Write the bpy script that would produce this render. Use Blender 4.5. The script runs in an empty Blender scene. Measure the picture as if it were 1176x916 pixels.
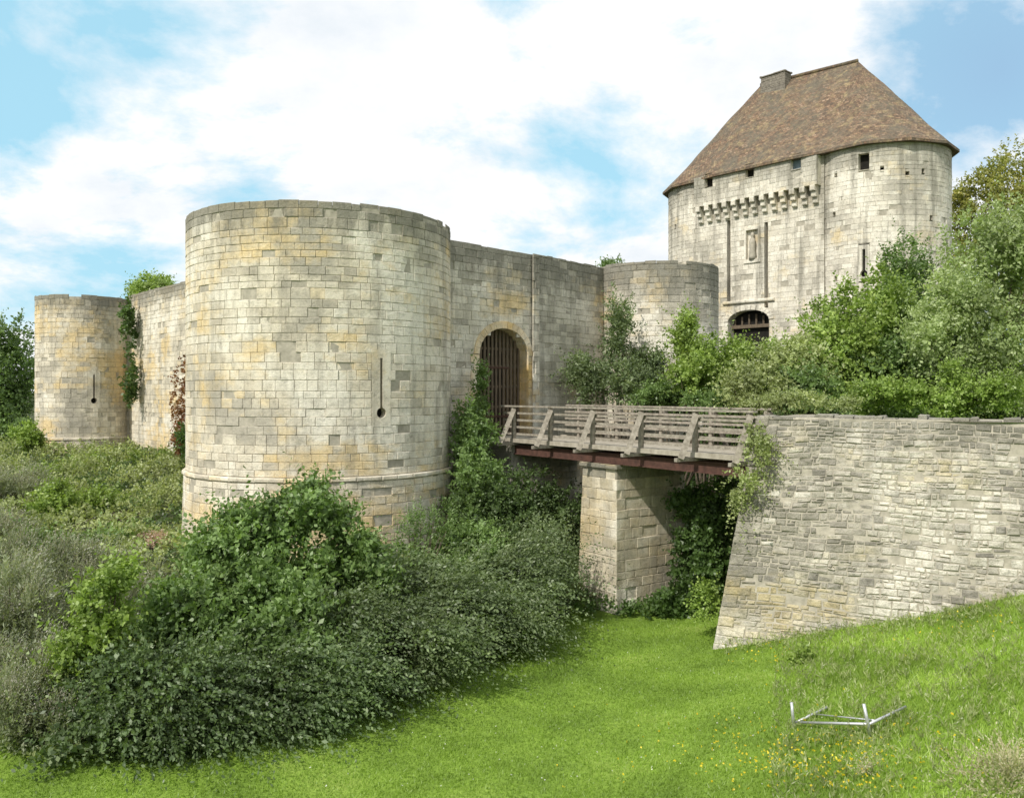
import bpy, math, random
import numpy as np
from mathutils import Vector, Matrix
F=1000.0
col=bpy.context.scene.collection
def at(px,py,Y): return np.array([(px-588)/F*Y, Y, (450-py)/F*Y])
# ------------------------------------------------------------------ materials
def mat(name):
    m=bpy.data.materials.new(name); m.use_nodes=True; t=m.node_tree
    return m,t,t.nodes['Principled BSDF']
def setin(t,sock,v):
    if isinstance(v,bpy.types.NodeSocket): t.links.new(v,sock)
    elif isinstance(v,(tuple,list)) and len(v)==3 and len(sock.default_value)==4: sock.default_value=(*v,1)
    else: sock.default_value=v
def mix(t,f,a,b,mode='MIX'):
    n=t.nodes.new('ShaderNodeMixRGB'); n.blend_type=mode
    setin(t,n.inputs[0],f); setin(t,n.inputs[1],a); setin(t,n.inputs[2],b); return n.outputs[0]
def math_(t,op,a,b=0.0,clamp=False):
    n=t.nodes.new('ShaderNodeMath'); n.operation=op; n.use_clamp=clamp
    setin(t,n.inputs[0],a); setin(t,n.inputs[1],b); return n.outputs[0]
def noise(t,vec,scale,detail=4,rough=.55,dist=0):
    n=t.nodes.new('ShaderNodeTexNoise'); t.links.new(vec,n.inputs['Vector'])
    n.inputs['Scale'].default_value=scale; n.inputs['Detail'].default_value=detail
    n.inputs['Roughness'].default_value=rough; n.inputs['Distortion'].default_value=dist
    return n.outputs['Fac']
def ramp(t,f,stops):
    n=t.nodes.new('ShaderNodeValToRGB'); t.links.new(f,n.inputs[0]); e=n.color_ramp.elements
    while len(e)<len(stops): e.new(.5)
    for i,(p,c) in enumerate(stops):
        e[i].position=p; e[i].color=(c,c,c,1) if isinstance(c,(int,float)) else (*c,1)
    return n.outputs[0]
def mrange(t,v,a,b,c,d):
    mr=t.nodes.new('ShaderNodeMapRange'); t.links.new(v,mr.inputs[0])
    for i,x in enumerate((a,b,c,d)): mr.inputs[i+1].default_value=x
    return mr.outputs[0]
def pos(t): return t.nodes.new('ShaderNodeNewGeometry').outputs['Position']
def mapping(t,vec,sc,loc=(0,0,0)):
    n=t.nodes.new('ShaderNodeMapping'); t.links.new(vec,n.inputs[0]); n.inputs['Scale'].default_value=sc; n.inputs['Location'].default_value=loc
    return n.outputs[0]
def attr(t,name):
    n=t.nodes.new('ShaderNodeAttribute'); n.attribute_name=name; return n.outputs['Fac']
def bump(t,b,h,s,d):
    n=t.nodes.new('ShaderNodeBump'); n.inputs['Strength'].default_value=s; n.inputs['Distance'].default_value=d
    t.links.new(h,n.inputs['Height']); t.links.new(n.outputs[0],b.inputs['Normal'])
def stone(name,pal,ochre=(.68,.515,.26),och=(.505,.62),lich=(.2,.19,.155),topdepth=1.3,topamt=.85,bumps=.45,off=0,streak=.45,ochamt=.8,grey=(.37,.345,.29),greyamt=.75,moss=0):
    m,t,b=mat(name); p=pos(t); r=attr(t,'rnd')
    p2=mapping(t,p,(1,1,1),(off,off*2,0)); rc=math_(t,'SUBTRACT',r,.5)
    c=ramp(t,r,pal)
    n0=math_(t,'ADD',noise(t,mapping(t,p2,(1,1,1.3),(7,3,1)),.3,6,.62),math_(t,'MULTIPLY',rc,.05))
    c=mix(t,ramp(t,n0,[(.47,0),(.6,.85)]),c,(.8,.755,.65))
    c=mix(t,ramp(t,n0,[(.37,greyamt),(.47,0)]),c,grey)
    n1=noise(t,mapping(t,p2,(1,1,1.6)),.3,6,.65)
    fa=math_(t,'ADD',n1,math_(t,'MULTIPLY',rc,.09))
    c=mix(t,ramp(t,fa,[(och[0],0),(och[1],ochamt)]),c,ochre)
    n2=noise(t,p2,1.1,7,.7)
    c=mix(t,ramp(t,n2,[(.53,0),(.7,.65)]),c,(.32,.3,.24))
    if moss:
        c=mix(t,math_(t,'MULTIPLY',ramp(t,noise(t,mapping(t,p2,(1,1,1),(3,8,2)),1.7,7,.75),[(.52,0),(.66,1)]),moss),c,(.17,.165,.11))
    st=noise(t,mapping(t,p2,(2.2,2.2,.16)),1.0,5,.6)
    c=mix(t,math_(t,'MULTIPLY',ramp(t,st,[(.5,0),(.68,1)]),streak),c,(.23,.215,.175))
    nt=noise(t,mapping(t,p2,(1.6,1.6,.5)),1.2,6,.7)
    tf=math_(t,'MULTIPLY',ramp(t,math_(t,'ADD',math_(t,'MULTIPLY',mrange(t,attr(t,'topd'),0,topdepth,1,0),.55),nt),[(.62,0),(.92,1)]),topamt)
    c=mix(t,tf,c,lich)
    sp=noise(t,p2,7,6,.75)
    c=mix(t,1.0,c,ramp(t,sp,[(.3,.62),(.46,.98),(.75,1.12)]),'MULTIPLY')
    sm=noise(t,p2,34,3,.7)
    c=mix(t,1.0,c,ramp(t,sm,[(.3,.82),(.7,1.1)]),'MULTIPLY')
    t.links.new(c,b.inputs['Base Color']); b.inputs['Roughness'].default_value=.93; b.inputs['Specular IOR Level'].default_value=.15
    bump(t,b,math_(t,'ADD',noise(t,p2,14,6,.7),math_(t,'MULTIPLY',sp,.8)),bumps,.05)
    return m
PAL=[(0,(.52,.465,.365)),(.15,(.62,.555,.435)),(.5,(.67,.605,.48)),(.85,(.7,.64,.515)),(.95,(.69,.58,.39)),(1,(.74,.69,.58))]
PALG=[(0,(.4,.37,.305)),(.3,(.5,.46,.375)),(.7,(.58,.535,.435)),(1,(.66,.61,.5))]
PALR=[(0,(.22,.205,.175)),(.2,(.33,.305,.255)),(.6,(.43,.4,.33)),(.9,(.53,.49,.41)),(1,(.63,.6,.52))]
PALK=[(0,(.6,.555,.465)),(.4,(.67,.62,.515)),(.8,(.71,.665,.56)),(1,(.74,.7,.6))]
M_tower=stone('tower_stone',PAL)
M_curt=stone('curtain_stone',PALG,off=13,topdepth=2.2,och=(.55,.68),streak=.5)
M_rub=stone('rubble_stone',PALR,off=31,topdepth=1.2,topamt=.75,bumps=.8,och=(.53,.66),ochre=(.45,.35,.13),ochamt=.6,streak=.5,greyamt=.85,grey=(.25,.235,.195),moss=.6)
M_pier=stone('pier_stone',[(0,(.45,.39,.27)),(.5,(.57,.5,.37)),(1,(.65,.58,.44))],off=51,topdepth=.4,och=(.5,.7),ochre=(.5,.38,.18))
M_keep=stone('keep_stone',PALK,off=71,topdepth=2.5,topamt=.6,och=(.56,.7),ochre=(.64,.51,.29),streak=.75,greyamt=.65)
M_trim=stone('trim_stone',[(0,(.58,.41,.17)),(1,(.7,.52,.26))],off=5,topamt=0,och=(.4,.7),ochre=(.66,.44,.16),ochamt=.6,greyamt=.2)
def simple(name,c1,c2,sc=6,rough=.8,bs=.3,bd=.02,metal=0,stretch=(1,1,1)):
    m,t,b=mat(name); p=mapping(t,pos(t),stretch); n=noise(t,p,sc,6,.65)
    t.links.new(ramp(t,n,[(.3,c1),(.7,c2)]),b.inputs['Base Color']); b.inputs['Roughness'].default_value=rough; b.inputs['Metallic'].default_value=metal
    b.inputs['Specular IOR Level'].default_value=.25
    bump(t,b,n,bs,bd); return m
M_mortar=simple('mortar',(.27,.25,.2),(.47,.43,.35),5,.95,.6,.03)
M_wood=simple('weathered_wood',(.16,.14,.11),(.4,.36,.3),9,.85,.4,.01)
M_deck=simple('deck_wood',(.26,.23,.18),(.45,.41,.34),5,.85,.4,.01)
M_steel=simple('rusty_girder',(.05,.028,.022),(.12,.06,.045),6,.8,.3,.01)
M_door=simple('dark_oak',(.07,.055,.038),(.19,.145,.1),8,.8,.4,.01,stretch=(3,3,.4))
M_galv=simple('galvanised_metal',(.42,.43,.44),(.6,.61,.62),20,.45,.1,.004,metal=.6)
M_dark=simple('recess_shade',(.008,.008,.007),(.022,.019,.015),3,.95)  # near-black colour stands in for the unlit depth of openings
M_bark=simple('bark',(.07,.055,.04),(.17,.14,.1),12,.9,.8,.02)
M_glass=simple('window_shutter',(.1,.14,.17),(.2,.26,.3),4,.5)
def leafmat(name,c1,c2,c3=None,sc=.8):
    m,t,b=mat(name); r=attr(t,'rnd'); p=pos(t)
    c=ramp(t,r,[(0,c1),(.7,c2),(1,c3 or c2)])
    n=noise(t,p,sc,3,.6)
    c=mix(t,1.0,c,ramp(t,n,[(.32,.7),(.68,1.28)]),'MULTIPLY')
    t.links.new(c,b.inputs['Base Color']); b.inputs['Roughness'].default_value=.45; b.inputs['Specular IOR Level'].default_value=.45
    tr=t.nodes.new('ShaderNodeBsdfTranslucent'); t.links.new(mix(t,1.0,c,(1.25,1.35,.6),'MULTIPLY'),tr.inputs[0])
    ms=t.nodes.new('ShaderNodeMixShader'); ms.inputs[0].default_value=.35
    t.links.new(b.outputs[0],ms.inputs[1]); t.links.new(tr.outputs[0],ms.inputs[2])
    t.links.new(ms.outputs[0],t.nodes['Material Output'].inputs[0]); return m
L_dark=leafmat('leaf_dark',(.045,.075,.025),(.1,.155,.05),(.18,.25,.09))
L_elder=leafmat('leaf_elder',(.09,.15,.045),(.19,.285,.09),(.33,.44,.18))
L_hedge=leafmat('leaf_hedge',(.06,.095,.042),(.15,.21,.09),(.32,.39,.2))
L_fresh=leafmat('leaf_fresh',(.13,.2,.04),(.27,.37,.085),(.43,.51,.17))
L_pale=leafmat('leaf_pale',(.18,.22,.085),(.35,.4,.17),(.52,.55,.32))
L_arch=leafmat('leaf_arching',(.075,.11,.05),(.18,.235,.105),(.36,.42,.24))
L_silv=leafmat('leaf_silver',(.17,.225,.09),(.36,.44,.19),(.56,.63,.38))
L_lav=leafmat('leaf_lavender',(.15,.175,.105),(.28,.31,.2),(.42,.44,.33))
L_lavf=leafmat('lavender_spikes',(.26,.245,.22),(.42,.4,.35),(.56,.53,.47))
L_ivy=leafmat('leaf_ivy',(.045,.085,.025),(.11,.18,.05),(.2,.29,.09))
L_red=leafmat('leaf_red',(.12,.045,.02),(.26,.12,.05),(.2,.18,.07))
L_dry=leafmat('leaf_dry',(.36,.33,.2),(.54,.5,.34),(.66,.62,.46))
L_yel=leafmat('leaf_autumn',(.14,.17,.04),(.32,.32,.08),(.5,.43,.11))
L_grass=leafmat('grass_blade',(.14,.23,.03),(.26,.39,.055),(.42,.53,.13),.5)
L_flow=leafmat('yellow_petal',(.6,.45,.02),(.75,.6,.03),(.8,.7,.1))
L_white=leafmat('white_petal',(.6,.6,.55),(.75,.75,.7))
# ------------------------------------------------------------------ object helpers
def tag(o,label=None,cat=None,group=None,kind=None):
    if label: o['label']=label
    if cat: o['category']=cat
    if group: o['group']=group
    if kind: o['kind']=kind
    return o
def thing(name,loc,label,cat,group=None):
    o=bpy.data.objects.new(name,None); col.objects.link(o); o.location=Vector([float(v) for v in loc]); o.empty_display_size=.3
    return tag(o,label,cat,group)
def link(name,me,m,parent):
    o=bpy.data.objects.new(name,me); col.objects.link(o); me.materials.append(m)
    if parent: o.parent=parent
    return o
def org(parent):
    v=np.zeros(3)
    while parent: v=v+np.array(parent.location); parent=parent.parent
    return v
def pyobj(name,V,Fc,m,parent=None,attrs=None,smooth=False,uv=None):
    V=np.array(V,dtype=float)-org(parent)
    me=bpy.data.meshes.new(name); me.from_pydata(V.tolist(),[],Fc)
    if attrs:
        for k,v in attrs.items():
            a=me.attributes.new(k,'FLOAT','FACE'); a.data.foreach_set('value',np.array(v,dtype=np.float32))
    if smooth: me.polygons.foreach_set('use_smooth',[True]*len(me.polygons))
    if uv is not None:
        l=me.uv_layers.new(name='UVMap'); idx=np.zeros(len(me.loops),dtype=np.int32); me.loops.foreach_get('vertex_index',idx)
        l.data.foreach_set('uv',np.array(uv,dtype=np.float32)[idx].ravel())
    return link(name,me,m,parent)
def quads(name,V,m,parent=None,rnd=None):
    V=(V.reshape(-1,3)-org(parent)).astype(np.float32); n=len(V)//4
    me=bpy.data.meshes.new(name); me.vertices.add(4*n); me.vertices.foreach_set('co',V.ravel())
    me.loops.add(4*n); me.loops.foreach_set('vertex_index',np.arange(4*n,dtype=np.int32))
    me.polygons.add(n); me.polygons.foreach_set('loop_start',np.arange(0,4*n,4,dtype=np.int32))
    me.update(calc_edges=True)
    if rnd is not None:
        a=me.attributes.new('rnd','FLOAT','FACE'); a.data.foreach_set('value',rnd.astype(np.float32))
    return link(name,me,m,parent)
class MB:
    def __init__(s): s.V=[]; s.F=[]
    def beam(s,p,q,w,h,up=(0,0,1)):
        p=Vector(p); q=Vector(q); d=(q-p).normalized(); u=Vector(up)
        if abs(d.dot(u))>.98: u=Vector((1,0,0))
        sd=d.cross(u).normalized(); u=sd.cross(d); n=len(s.V)
        for c in (p,q):
            for a,b in ((-1,-1),(1,-1),(1,1),(-1,1)): s.V.append(c+sd*(a*w/2)+u*(b*h/2))
        s.F+= [(n,n+1,n+2,n+3),(n+7,n+6,n+5,n+4)]+[(n+i,n+4+i,n+4+(i+1)%4,n+(i+1)%4) for i in range(4)]
    def tube(s,pts,rs,k=8):
        n0=len(s.V); pts=[Vector(p) for p in pts]
        for i,p in enumerate(pts):
            d=(pts[min(i+1,len(pts)-1)]-pts[max(i-1,0)]).normalized()
            u=Vector((0,1,0)) if abs(d.z)>.9 else Vector((0,0,1)); a=d.cross(u).normalized(); b=a.cross(d)
            for j in range(k):
                th=2*math.pi*j/k; s.V.append(p+(a*math.cos(th)+b*math.sin(th))*rs[i])
        for i in range(len(pts)-1):
            for j in range(k):
                s.F.append((n0+i*k+j,n0+i*k+(j+1)%k,n0+(i+1)*k+(j+1)%k,n0+(i+1)*k+j))
        s.F.append(tuple(n0+j for j in range(k))[::-1]); s.F.append(tuple(n0+(len(pts)-1)*k+j for j in range(k)))
    def build(s,name,m,parent=None,smooth=False): return pyobj(name,[tuple(v) for v in s.V],s.F,m,parent,smooth=smooth)
# ------------------------------------------------------------------ terrain
def sstep(v,a,b):
    t=np.clip((v-a)/(b-a),0,1); return t*t*(3-2*t)
CW=np.array([5.85,20.7]); NW=np.array([-.494,-.87]); NR=np.array([-.864,.503])
def dline(x,y):
    d1=(x+7.3)*-.738+(y-14.5)*.675
    d2=(y-14.5-.3*np.maximum(-7.3-x,0))*.96
    return np.minimum(d1,d2)
def gh(x,y):
    x=np.asarray(x,dtype=float); y=np.asarray(y,dtype=float)
    v=x+.3*(20-y)-4
    zr=-6.3+.31*np.logaddexp(0,np.clip(v,-30,30)*1.2)/1.2
    zr=np.minimum(zr,-.85)
    zn=-6.3+.52*np.clip(9-y,0,9)
    d=dline(x,y)
    zl=-6.3+.33*np.clip(d,0,4.2)+.085*np.clip(d-4.2,0,20)
    zb=-6.3+.45*np.clip(y-26,0,16)*sstep(x,2,7)
    z=np.maximum(np.maximum(zr,zn),np.maximum(zl,zb))
    s1=-((x-CW[0])*NW[0]+(y-CW[1])*NW[1]); s2=-((x-CW[0])*NR[0]+(y-CW[1])*NR[1])
    f=np.clip((np.minimum(s1,s2)-.15)/.45,0,1)
    zp=-.85+.085*np.clip(y-26,0,30)
    z=np.maximum(z,-6.3+(zp+6.3)*f)
    return z+.05*np.sin(x*.9+y*.4)*np.cos(y*.7-x*.3)
def G(x,y): return float(gh(x,y))
def gpt(px,py):
    m=(px-588)/F; k=(450-py)/F; Y=np.arange(5,80,.05); z=gh(m*Y,Y); i=np.argmax(z>=k*Y); return np.array([m*Y[i],Y[i],z[i]])
gx=np.concatenate([-np.geomspace(36,1500,22)[::-1],np.arange(-35.5,36,.3),np.geomspace(36,1500,22)])
gy=np.concatenate([[-400,-120,-40,-15],np.arange(-8,64,.3),np.geomspace(65,2500,22)])
X,Y=np.meshgrid(gx,gy); Z=gh(X,Y); nx,ny=len(gx),len(gy)
V=np.stack([X,Y,Z],-1).reshape(-1,3)
ii=(np.arange(ny-1)[:,None]*nx+np.arange(nx-1)[None,:]).ravel()
me=bpy.data.meshes.new('ground'); me.from_pydata(V.tolist(),[],np.stack([ii,ii+1,ii+nx+1,ii+nx],-1).tolist())
soil_shade=np.maximum(sstep(dline(V[:,0],V[:,1]),.1,.8),np.maximum(sstep(V[:,1]+.0*V[:,0],24.5,26),0))  # mask for bare soil, also darkened as shade beneath the shrubs
a=me.attributes.new('soil_shade','FLOAT','POINT'); a.data.foreach_set('value',soil_shade.astype(np.float32))
me.polygons.foreach_set('use_smooth',[True]*len(me.polygons))
m,t,b=mat('grass_ground'); p=pos(t)
g=ramp(t,noise(t,p,.5,5,.6),[(.3,(.12,.2,.03)),(.55,(.19,.29,.045)),(.75,(.27,.35,.08))])
g=mix(t,1.0,g,ramp(t,noise(t,p,14,5,.7),[(.3,.65),(.7,1.3)]),'MULTIPLY')
s_=ramp(t,noise(t,p,2.5,5,.7),[(.3,(.03,.04,.02)),(.7,(.09,.1,.045))])  # soil tone kept dark to paint shade seen through leaf gaps
t.links.new(mix(t,attr(t,'soil_shade'),g,s_),b.inputs['Base Color']); b.inputs['Roughness'].default_value=.95; b.inputs['Specular IOR Level'].default_value=.1
bump(t,b,noise(t,p,20,5,.7),.7,.05)
gr=link('ground',me,m,None); tag(gr,'grassy moat floor with sloping banks','ground',kind='structure')
# ------------------------------------------------------------------ masonry
def line_P(P0,d,n,batter=0,ztop=0,off=0):
    def P(u,z,o):
        w=o+off+batter*max(0,ztop-z); return (P0[0]+d[0]*u+n[0]*w,P0[1]+d[1]*u+n[1]*w,z)
    return P
def cyl_P(c,R,flare=None):
    def P(u,z,o):
        r=R+o+(flare(z) if flare else 0); th=u/R; return (c[0]+r*math.cos(th),c[1]+r*math.sin(th),z)
    return P
def subtract(a,b,opens):
    segs=[(a,b)]
    for o in opens:
        if not o: continue
        n=[]
        for s in segs:
            if o[1]<=s[0] or o[0]>=s[1]: n.append(s)
            else:
                if s[0]<o[0]: n.append((s[0],o[0]))
                if s[1]>o[1]: n.append((o[1],s[1]))
        segs=n
    return segs
class BL:
    def __init__(s): s.V=[];s.F=[];s.r=[];s.t=[]
    def block(s,P,ua,ub,za,zb,rng,gap=.01,o=.02,jit=.005,rnd=None,td=9,bev=.012):
        if ub-ua<.035 or zb-za<.03: return
        j=lambda:rng.uniform(-jit,jit); n=len(s.V); g=gap/2; bv=min(bev,(ub-ua)/4,(zb-za)/4)
        cs=[(ua+g+j(),za+g+j()),(ub-g+j(),za+g+j()),(ub-g+j(),zb-g+j()),(ua+g+j(),zb-g+j())]
        mu=(ua+ub)/2; mz=(za+zb)/2
        for u,z in cs: s.V.append(P(u,z,-.05))
        for u,z in cs: s.V.append(P(u,z,o-bv*.7))
        for u,z in cs: s.V.append(P(u+(bv if u<mu else -bv),z+(bv if z<mz else -bv),o+j()))
        for k in (0,4):
            for i in range(4): s.F.append((n+k+i,n+k+(i+1)%4,n+k+4+(i+1)%4,n+k+4+i))
        s.F.append((n+8,n+9,n+10,n+11))
        r=rng.random() if rnd is None else rnd
        s.r+=[r]*9; s.t+=[td]*9
    def wall(s,P,u0,u1,z0,z1,rng,row=.25,ln=(.25,.62),opens=(),gap=.009,o=(.0,.012),jit=.004,missing=.04,topz=None,split=0,rv=(.72,1.28),bev=.012):
        z=z0
        while z<z1-.08:
            h=row*rng.uniform(*rv)
            if z+h>z1-.1: h=z1-z
            last=z+h>=z1-.01
            u=u0-rng.uniform(0,ln[0]); rowd=rng.uniform(-.12,.12)
            while u<u1:
                l=rng.uniform(*ln); a=max(u,u0); b_=min(u+l,u1); u+=l
                if last and rng.random()<missing: continue
                zb=z+h-(rng.uniform(0,.05) if last else 0)
                r=min(1,max(0,rng.random()+rowd)); oo=rng.uniform(*o)
                if rng.random()<.07: oo-=.028
                td=(topz if topz is not None else z1)-(z+h/2)
                for (x0,x1) in subtract(a,b_,[f(z+h/2) for f in opens]):
                    if rng.random()<split:
                        k=rng.uniform(.35,.65); xm=x0+(x1-x0)*rng.uniform(.35,.65)
                        s.block(P,x0,x1,z,z+h*k,rng,gap,oo,jit,r,td,bev); s.block(P,x0,xm,z+h*k,zb,rng,gap,rng.uniform(*o),jit,rng.random(),td,bev); s.block(P,xm,x1,z+h*k,zb,rng,gap,rng.uniform(*o),jit,rng.random(),td,bev)
                    else: s.block(P,x0,x1,z,zb,rng,gap,oo,jit,r,td,bev)
            z+=h
    def grid(s,P,u0,u1,z0,z1,du,dz,out,opens=()):
        z=z0
        while z<z1-1e-4:
            zb=min(z+dz,z1)
            for (a,b_) in subtract(u0,u1,[f((z+zb)/2) for f in opens]):
                k=max(1,int((b_-a)/du)); 
                for i in range(k):
                    x0=a+(b_-a)*i/k; x1=a+(b_-a)*(i+1)/k; s.quad(P(x0,z,out),P(x1,z,out),P(x1,zb,out),P(x0,zb,out))
            z=zb
    def quad(s,a,b,c,d,r=.5,t=9):
        n=len(s.V); s.V+=[a,b,c,d]; s.F.append((n,n+1,n+2,n+3)); s.r.append(r); s.t.append(t)
    def build(s,name,m,parent): return pyobj(name,s.V,s.F,m,parent,{'rnd':s.r,'topd':s.t})
def rect_open(u0,u1,z0,z1): return lambda z:(u0,u1) if z0<z<z1 else None
def arch_open(uc,w,zb,zs,ha):
    def f(z):
        if z<zb or z>=zs+ha: return None
        h=w if z<zs else w*math.sqrt(max(0,1-((z-zs)/ha)**2)); return (uc-h,uc+h)
    return f
def hit_line(px,P0,d):
    m=(px-588)/F; u=(m*P0[1]-P0[0])/(d[0]-m*d[1]); return u,P0[1]+d[1]*u
def hit_circ(px,c,R):
    m=(px-588)/F; A=m*m+1; B=-2*(m*c[0]+c[1]); C=c[0]**2+c[1]**2-R*R; D=max(0,B*B-4*A*C)
    t=(-B-math.sqrt(D))/(2*A); return R*math.atan2(t-c[1],m*t-c[0]),t
def zat(py,y): return (450-py)/F*y
def cap_ring(c,R,z,th,zb,parent,name='wall_core'):
    V=[];Fc=[];k=64
    for i in range(k):
        a=2*math.pi*i/k
        for r,zz in ((R-.06,z),(R-th,z),(R-th,zb)): V.append((c[0]+r*math.cos(a),c[1]+r*math.sin(a),zz))
    for i in range(k):
        j=(i+1)%k
        for q in (0,1): Fc.append((i*3+q,j*3+q,j*3+q+1,i*3+q+1))
    return pyobj(name,V,Fc,M_mortar,parent)
def slit(P,uc,zlo,zhi,hz,hr,parent,mat_,rng,w=.04,pw=.3):
    S=BL(); z0=min(zlo,hz-hr)-.25; z1=zhi+.25
    def hw(z):
        h=0
        if abs(z-hz)<hr: h=math.sqrt(hr*hr-(z-hz)**2)
        if hz<z<zhi: h=max(h,w)
        return h
    zs=sorted(set([z0,z1,zhi,zhi+.001]+[hz-hr+2*hr*i/16 for i in range(17)]+[z0+i*.12 for i in range(int((z1-z0)/.12)+1)]))
    r=.5; nxt=z0
    for a,b_ in zip(zs[:-1],zs[1:]):
        if a>=nxt: r=rng.uniform(.3,.7); nxt+=.29
        mz=(a+b_)/2; ha,hb=hw(a+1e-4),hw(b_-1e-4)
        for sg in (-1,1):
            S.quad(P(uc+sg*pw,a,.01),P(uc+sg*ha,a,.01),P(uc+sg*hb,b_,.01),P(uc+sg*pw,b_,.01),r)
            if hw(mz)>0: S.quad(P(uc+sg*ha,a,.01),P(uc+sg*ha,a,-.6),P(uc+sg*hb,b_,-.6),P(uc+sg*hb,b_,.01),.1)
    for sg in (-1,1): S.quad(P(uc+sg*pw,z0,.01),P(uc+sg*pw,z0,-.1),P(uc+sg*pw,z1,-.1),P(uc+sg*pw,z1,.01),.3)
    S.build('slit_surround',mat_,parent)
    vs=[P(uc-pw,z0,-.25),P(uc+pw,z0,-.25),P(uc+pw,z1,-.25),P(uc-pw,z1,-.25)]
    pyobj('arrow_slit',vs,[(0,1,2,3)],M_dark,parent)  # dark sheet closing the slit, its colour stands for the shade inside
    return rect_open(uc-pw,uc+pw,z0,z1)
def round_tower(name,label,c,R,ztop,zbase,zband,seed,mat_,slits=(),flare=.06,cat='tower'):
    rng=random.Random(seed); root=thing(name,(c[0],c[1],zbase),label,cat)
    P=cyl_P(c,R,lambda z:0 if z>zband else flare+.025*(zband-z))
    op=[slit(P,*s,root,mat_,rng) for s in slits]
    B=BL(); L=math.pi*R
    B.wall(P,-L,L,zband,ztop,rng,opens=op); B.build('wall',mat_,root)
    B=BL(); B.wall(P,-L,L,zbase,zband-.14,rng,missing=0,topz=99); B.build('base_wall',mat_,root)
    B=BL()
    u=-L
    while u<L:
        l=rng.uniform(.5,.9); B.block(P,u,min(L,u+l),zband-.15,zband-.01,rng,.008,.05+rng.uniform(0,.01),.004,None,9,.03); u+=l
    B.build('string_course',mat_,root)
    B=BL(); B.grid(P,-L,L,zbase,ztop-.14,.35,.12,-.02,op); B.build('mortar_core',M_mortar,root)
    cap_ring(c,R,ztop-.15,1.1,ztop-1.5,root)
    return root
# main tower
C1=(-6.235,28.6); RA=4.2
u_s,y_s=hit_circ(438,C1,RA)
round_tower('round_tower','large round stone tower with cross slit nearest the viewer',C1,RA,5.4,-6.0,-2.4,1,M_tower,
    [(u_s,zat(462,y_s),zat(411,y_s),zat(474,y_s),.15)])
# left tower
C2=(-23.6,48.0); RB=2.38
u_s,y_s=hit_circ(108,C2,RB)
round_tower('round_tower','small round tower at the far left end of the curtain wall',C2,RB,5.15,-4.6,-2.4,2,M_tower,
    [(u_s,zat(456,y_s),zat(430,y_s),zat(460,y_s),.15)])
# third tower
C3=(6.3,37.9); RC=2.62
round_tower('round_tower','low blank grey round tower right of the gate wall',C3,RC,5.35,-5.0,-3.2,3,M_curt)
# flat walls
def flat_wall(root,P0,P1,z0,z1,seed,mat_,opens=(),batter=0,thick=1.0,n=None,**kw):
    rng=random.Random(seed); d=np.array(P1,float)-np.array(P0,float); L=float(np.linalg.norm(d)); d/=L
    if n is None: n=np.array([d[1],-d[0]])
    P=line_P(P0,d,n,batter,z1)
    B=BL(); B.wall(P,0,L,z0,z1,rng,opens=opens,**kw); B.build('wall',mat_,root)
    B=BL(); B.grid(P,0,L,z0,z1-.1,1.5,.1,-.02,opens); zc=z1-.1
    B.quad(P(0,zc,-.02),P(L,zc,-.02),P(L,zc,-thick),P(0,zc,-thick)); B.quad(P(0,z0,-thick),P(L,z0,-thick),P(L,zc,-thick),P(0,zc,-thick))
    for u in (0,L): B.quad(P(u,z0,-.02),P(u,z0,-thick),P(u,zc,-thick),P(u,zc,-.02))
    B.build('mortar_core',M_mortar,root)
    return P,d,n,L
r=thing('curtain_wall',(-13,39,-4),'plain stone curtain wall between the large tower and the far left tower','wall')
flat_wall(r,(-21.2,48.1),(-7.3,32.2),-5,5.35,11,M_tower,thick=.8)
# gate wall
W0=(-2.35,29.75); W1=(.82,33.03)
gd=np.array(W1)-np.array(W0); gd/=np.linalg.norm(gd); gn=np.array([gd[1],-gd[0]])
ua,_=hit_line(550,W0,gd); ub,_=hit_line(606,W0,gd); uc=(ua+ub)/2; hwid=(ub-ua)/2
ao=arch_open(uc,hwid,-1.62,1.35,.98)
root=thing('gate_wall',(-.7,31.4,-4),'grey stone gate wall with arched doorway at the end of the footbridge','wall')
P,_,_,L=flat_wall(root,W0,W1,-5,5.25,12,M_curt,opens=[ao],n=gn,thick=1.4)
B=BL(); rng=random.Random(5)
prof=[(uc-hwid,-1.6+i*.32) for i in range(9)]+[(uc-hwid*math.cos(a),1.35+.98*math.sin(a)) for a in np.linspace(.06,math.pi-.06,23)]+[(uc+hwid,1.0-i*.32) for i in range(9)]
for i in range(len(prof)-1):
    (u0,z0),(u1,z1)=prof[i],prof[i+1]
    B.quad(P(u0,z0,.04),P(u0,z0,-1.35),P(u1,z1,-1.35),P(u1,z1,.04),rng.random())
nv=15
for i in range(nv):
    a0=math.pi*i/nv+.006; a1=math.pi*(i+1)/nv-.006
    q=[]
    for aa in (a0,a1):
        for s in (0,.26): q.append((uc-(hwid+s)*math.cos(aa),1.35+(.98+s)*math.sin(aa)))
    r_=rng.random()
    B.quad(P(*q[0],.04),P(*q[2],.04),P(*q[3],.04),P(*q[1],.04),r_)
    for a_,b_ in ((0,2),(2,3),(3,1),(1,0)): B.quad(P(*q[a_],.04),P(*q[b_],.04),P(*q[b_],-.05),P(*q[a_],-.05),r_)
z=-1.6; k=0
while z<1.3:
    h=min(rng.uniform(.24,.32),1.34-z); l=(.26,.42)[k%2]
    B.block(P,uc-hwid-l,uc-hwid,z,z+h,rng,.008,.035,.004); B.block(P,uc+hwid,uc+hwid+l,z,z+h,rng,.008,.035,.004); z+=h; k+=1
B.build('arch_surround',M_trim,root)
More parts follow.
